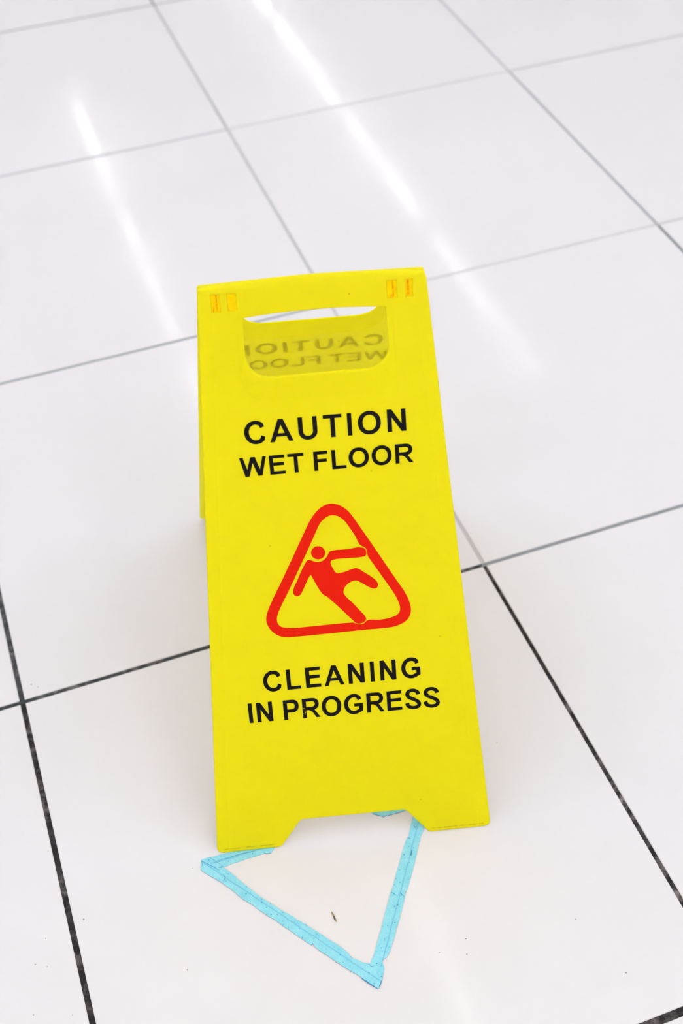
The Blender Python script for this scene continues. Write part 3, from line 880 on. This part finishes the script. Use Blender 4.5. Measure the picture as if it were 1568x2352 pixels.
# ------------------------------------------------------------------ small litter
STRAW = [(0.2571, 0.2175), (0.2577, 0.2122), (0.2578, 0.2086), (0.2586, 0.2053)]
bm = bmesh.new()
rings = []
for k, (x, y) in enumerate(STRAW):
    r = (0.0005, 0.0009, 0.0008, 0.0005)[k]
    d = (Vector(STRAW[min(k + 1, 3)]) - Vector(STRAW[max(k - 1, 0)])).normalized()
    nx = Vector((-d.y, d.x, 0))
    rings.append([bm.verts.new(Vector((x - STRAW[0][0], y - STRAW[0][1], r + 0.0001)) + nx * r * math.cos(t) + Vector((0, 0, r * math.sin(t)))) for t in [q * math.pi / 4 for q in range(8)]])
for r0, r1 in zip(rings, rings[1:]):
    for q in range(8):
        f = bm.faces.new((r0[q], r0[(q + 1) % 8], r1[(q + 1) % 8], r1[q])); f.smooth = True
bm.faces.new(rings[0][::-1]); bm.faces.new(rings[-1])
straw = mesh_obj('straw_bit', bm, M_STRAW, recalc=True)
straw.location = (STRAW[0][0], STRAW[0][1], 0)
tag(straw, 'tiny brown bit of straw lying inside the blue tape triangle', 'litter')

SPECKS = [(0.3451, 0.1381), (0.3761, 0.1422), (0.3703, 0.1268), (0.1348, 0.3168), (0.0126, 0.3008), (-0.0283, 0.2944), (-0.0434, 0.2706), (-0.0325, 0.2641), (0.5036, 0.3447), (0.4899, 0.1219), (0.5106, 0.0541), (-0.0176, 0.2063), (-0.0541, 0.2199), (1.4981, 1.6969), (1.2813, 1.5423), (1.3751, 1.5863), (0.0137, 0.6207), (0.0204, 0.614), (0.1004, 0.2105)]
bm = bmesh.new()
for k, (x, y) in enumerate(SPECKS):
    r = random.uniform(0.0005, 0.0010)
    n = 7
    a0 = random.uniform(0, 6)
    base = [bm.verts.new((x + r * random.uniform(.7, 1.3) * math.cos(a0 + q * 2 * math.pi / n), y + r * random.uniform(.7, 1.3) * math.sin(a0 + q * 2 * math.pi / n), 0)) for q in range(n)]
    tip = bm.verts.new((x, y, r * .4))
    for q in range(n): bm.faces.new((base[q], base[(q + 1) % n], tip))
tag(mesh_obj('dust_specks', bm, M_DUST), 'tiny scattered grey dust specks on the tiles', 'dust', kind='stuff')

# ------------------------------------------------------------------ ceiling tube lights (two rows seen as streaks in the polished floor, the rest unseen)
LAMP_Z, LAMP_LEN, PITCH = 2.905, 1.37, 1.5
def make_lamp():
    root = link('tube_light', None)
    bm = bmesh.new()
    for x0, x1, z0, z1 in ((-0.030, 0.030, 0.045, 0.095), (-0.020, 0.020, 0.032, 0.045)):
        box(bm, x0, x1, -LAMP_LEN / 2 - 0.02, LAMP_LEN / 2 + 0.02, z0, z1)
    mesh_obj('housing', bm, M_HOUSE, root)
    bm = bmesh.new()
    n = 12; r = TUBE_R
    e0 = [bm.verts.new((r * math.cos(q * 2 * math.pi / n), -LAMP_LEN / 2, r * math.sin(q * 2 * math.pi / n))) for q in range(n)]
    e1 = [bm.verts.new((v.co.x, LAMP_LEN / 2, v.co.z)) for v in e0]
    for q in range(n):
        f = bm.faces.new((e0[q], e1[q], e1[(q + 1) % n], e0[(q + 1) % n])); f.smooth = True
    bm.faces.new(e0); bm.faces.new(e1[::-1])
    mesh_obj('tube', bm, M_TUBE, root, recalc=True)
    for s in (-1, 1):
        bm = bmesh.new()
        y = s * (LAMP_LEN / 2 + 0.010)
        box(bm, -0.017, 0.017, y - 0.010, y + 0.010, -0.022, 0.046)
        mesh_obj('end_cap', bm, M_CAP, root)
    return root
TUBE_R = 0.024

def copy_tree(o):
    c = o.copy(); COL.objects.link(c)
    for ch in o.children:
        d = ch.copy(); COL.objects.link(d); d.parent = c
    return c

spots = []
for k in range(9):                                   # row mirrored left of the sign
    spots.append((0.925, 7.06 - PITCH * k, 'left'))
for k in range(4):                                   # row mirrored right of the sign
    spots.append((2.565, 4.62 + PITCH * k, 'right'))
for k in range(4):
    spots.append((2.565, 1.2 - PITCH * k, 'other'))
for x in (0.10, 1.745, 3.40):                        # closer unseen rows added behind the viewer to brighten the sign
    for k in range(2): spots.append((x, -3.0 - PITCH * k, 'other'))
for x in (-0.72, -2.36, -4.0):
    for k in range(10): spots.append((x, 9.6 - PITCH * k, 'other'))
for k in range(5): spots.append((4.20, 2.2 - PITCH * k, 'other'))
for k in range(6): spots.append((5.85, 4.0 - PITCH * k, 'other'))
for k in range(6): spots.append((7.50, 5.5 - PITCH * k, 'other'))
proto = None
LAB = {'left': 'white ceiling tube light in the row mirrored as the streak left of the sign',
       'right': 'white ceiling tube light in the row mirrored as the bright streak right of the sign',
       'other': 'unseen white ceiling tube light in the rows beyond the edges of the photo'}
for x, y, row in spots:
    o = make_lamp() if proto is None else copy_tree(proto)
    if proto is None: proto = o
    o.location = (x, y, LAMP_Z)
    tag(o, LAB[row], 'ceiling light', 'ceiling tube lights, ' + row + ' row')
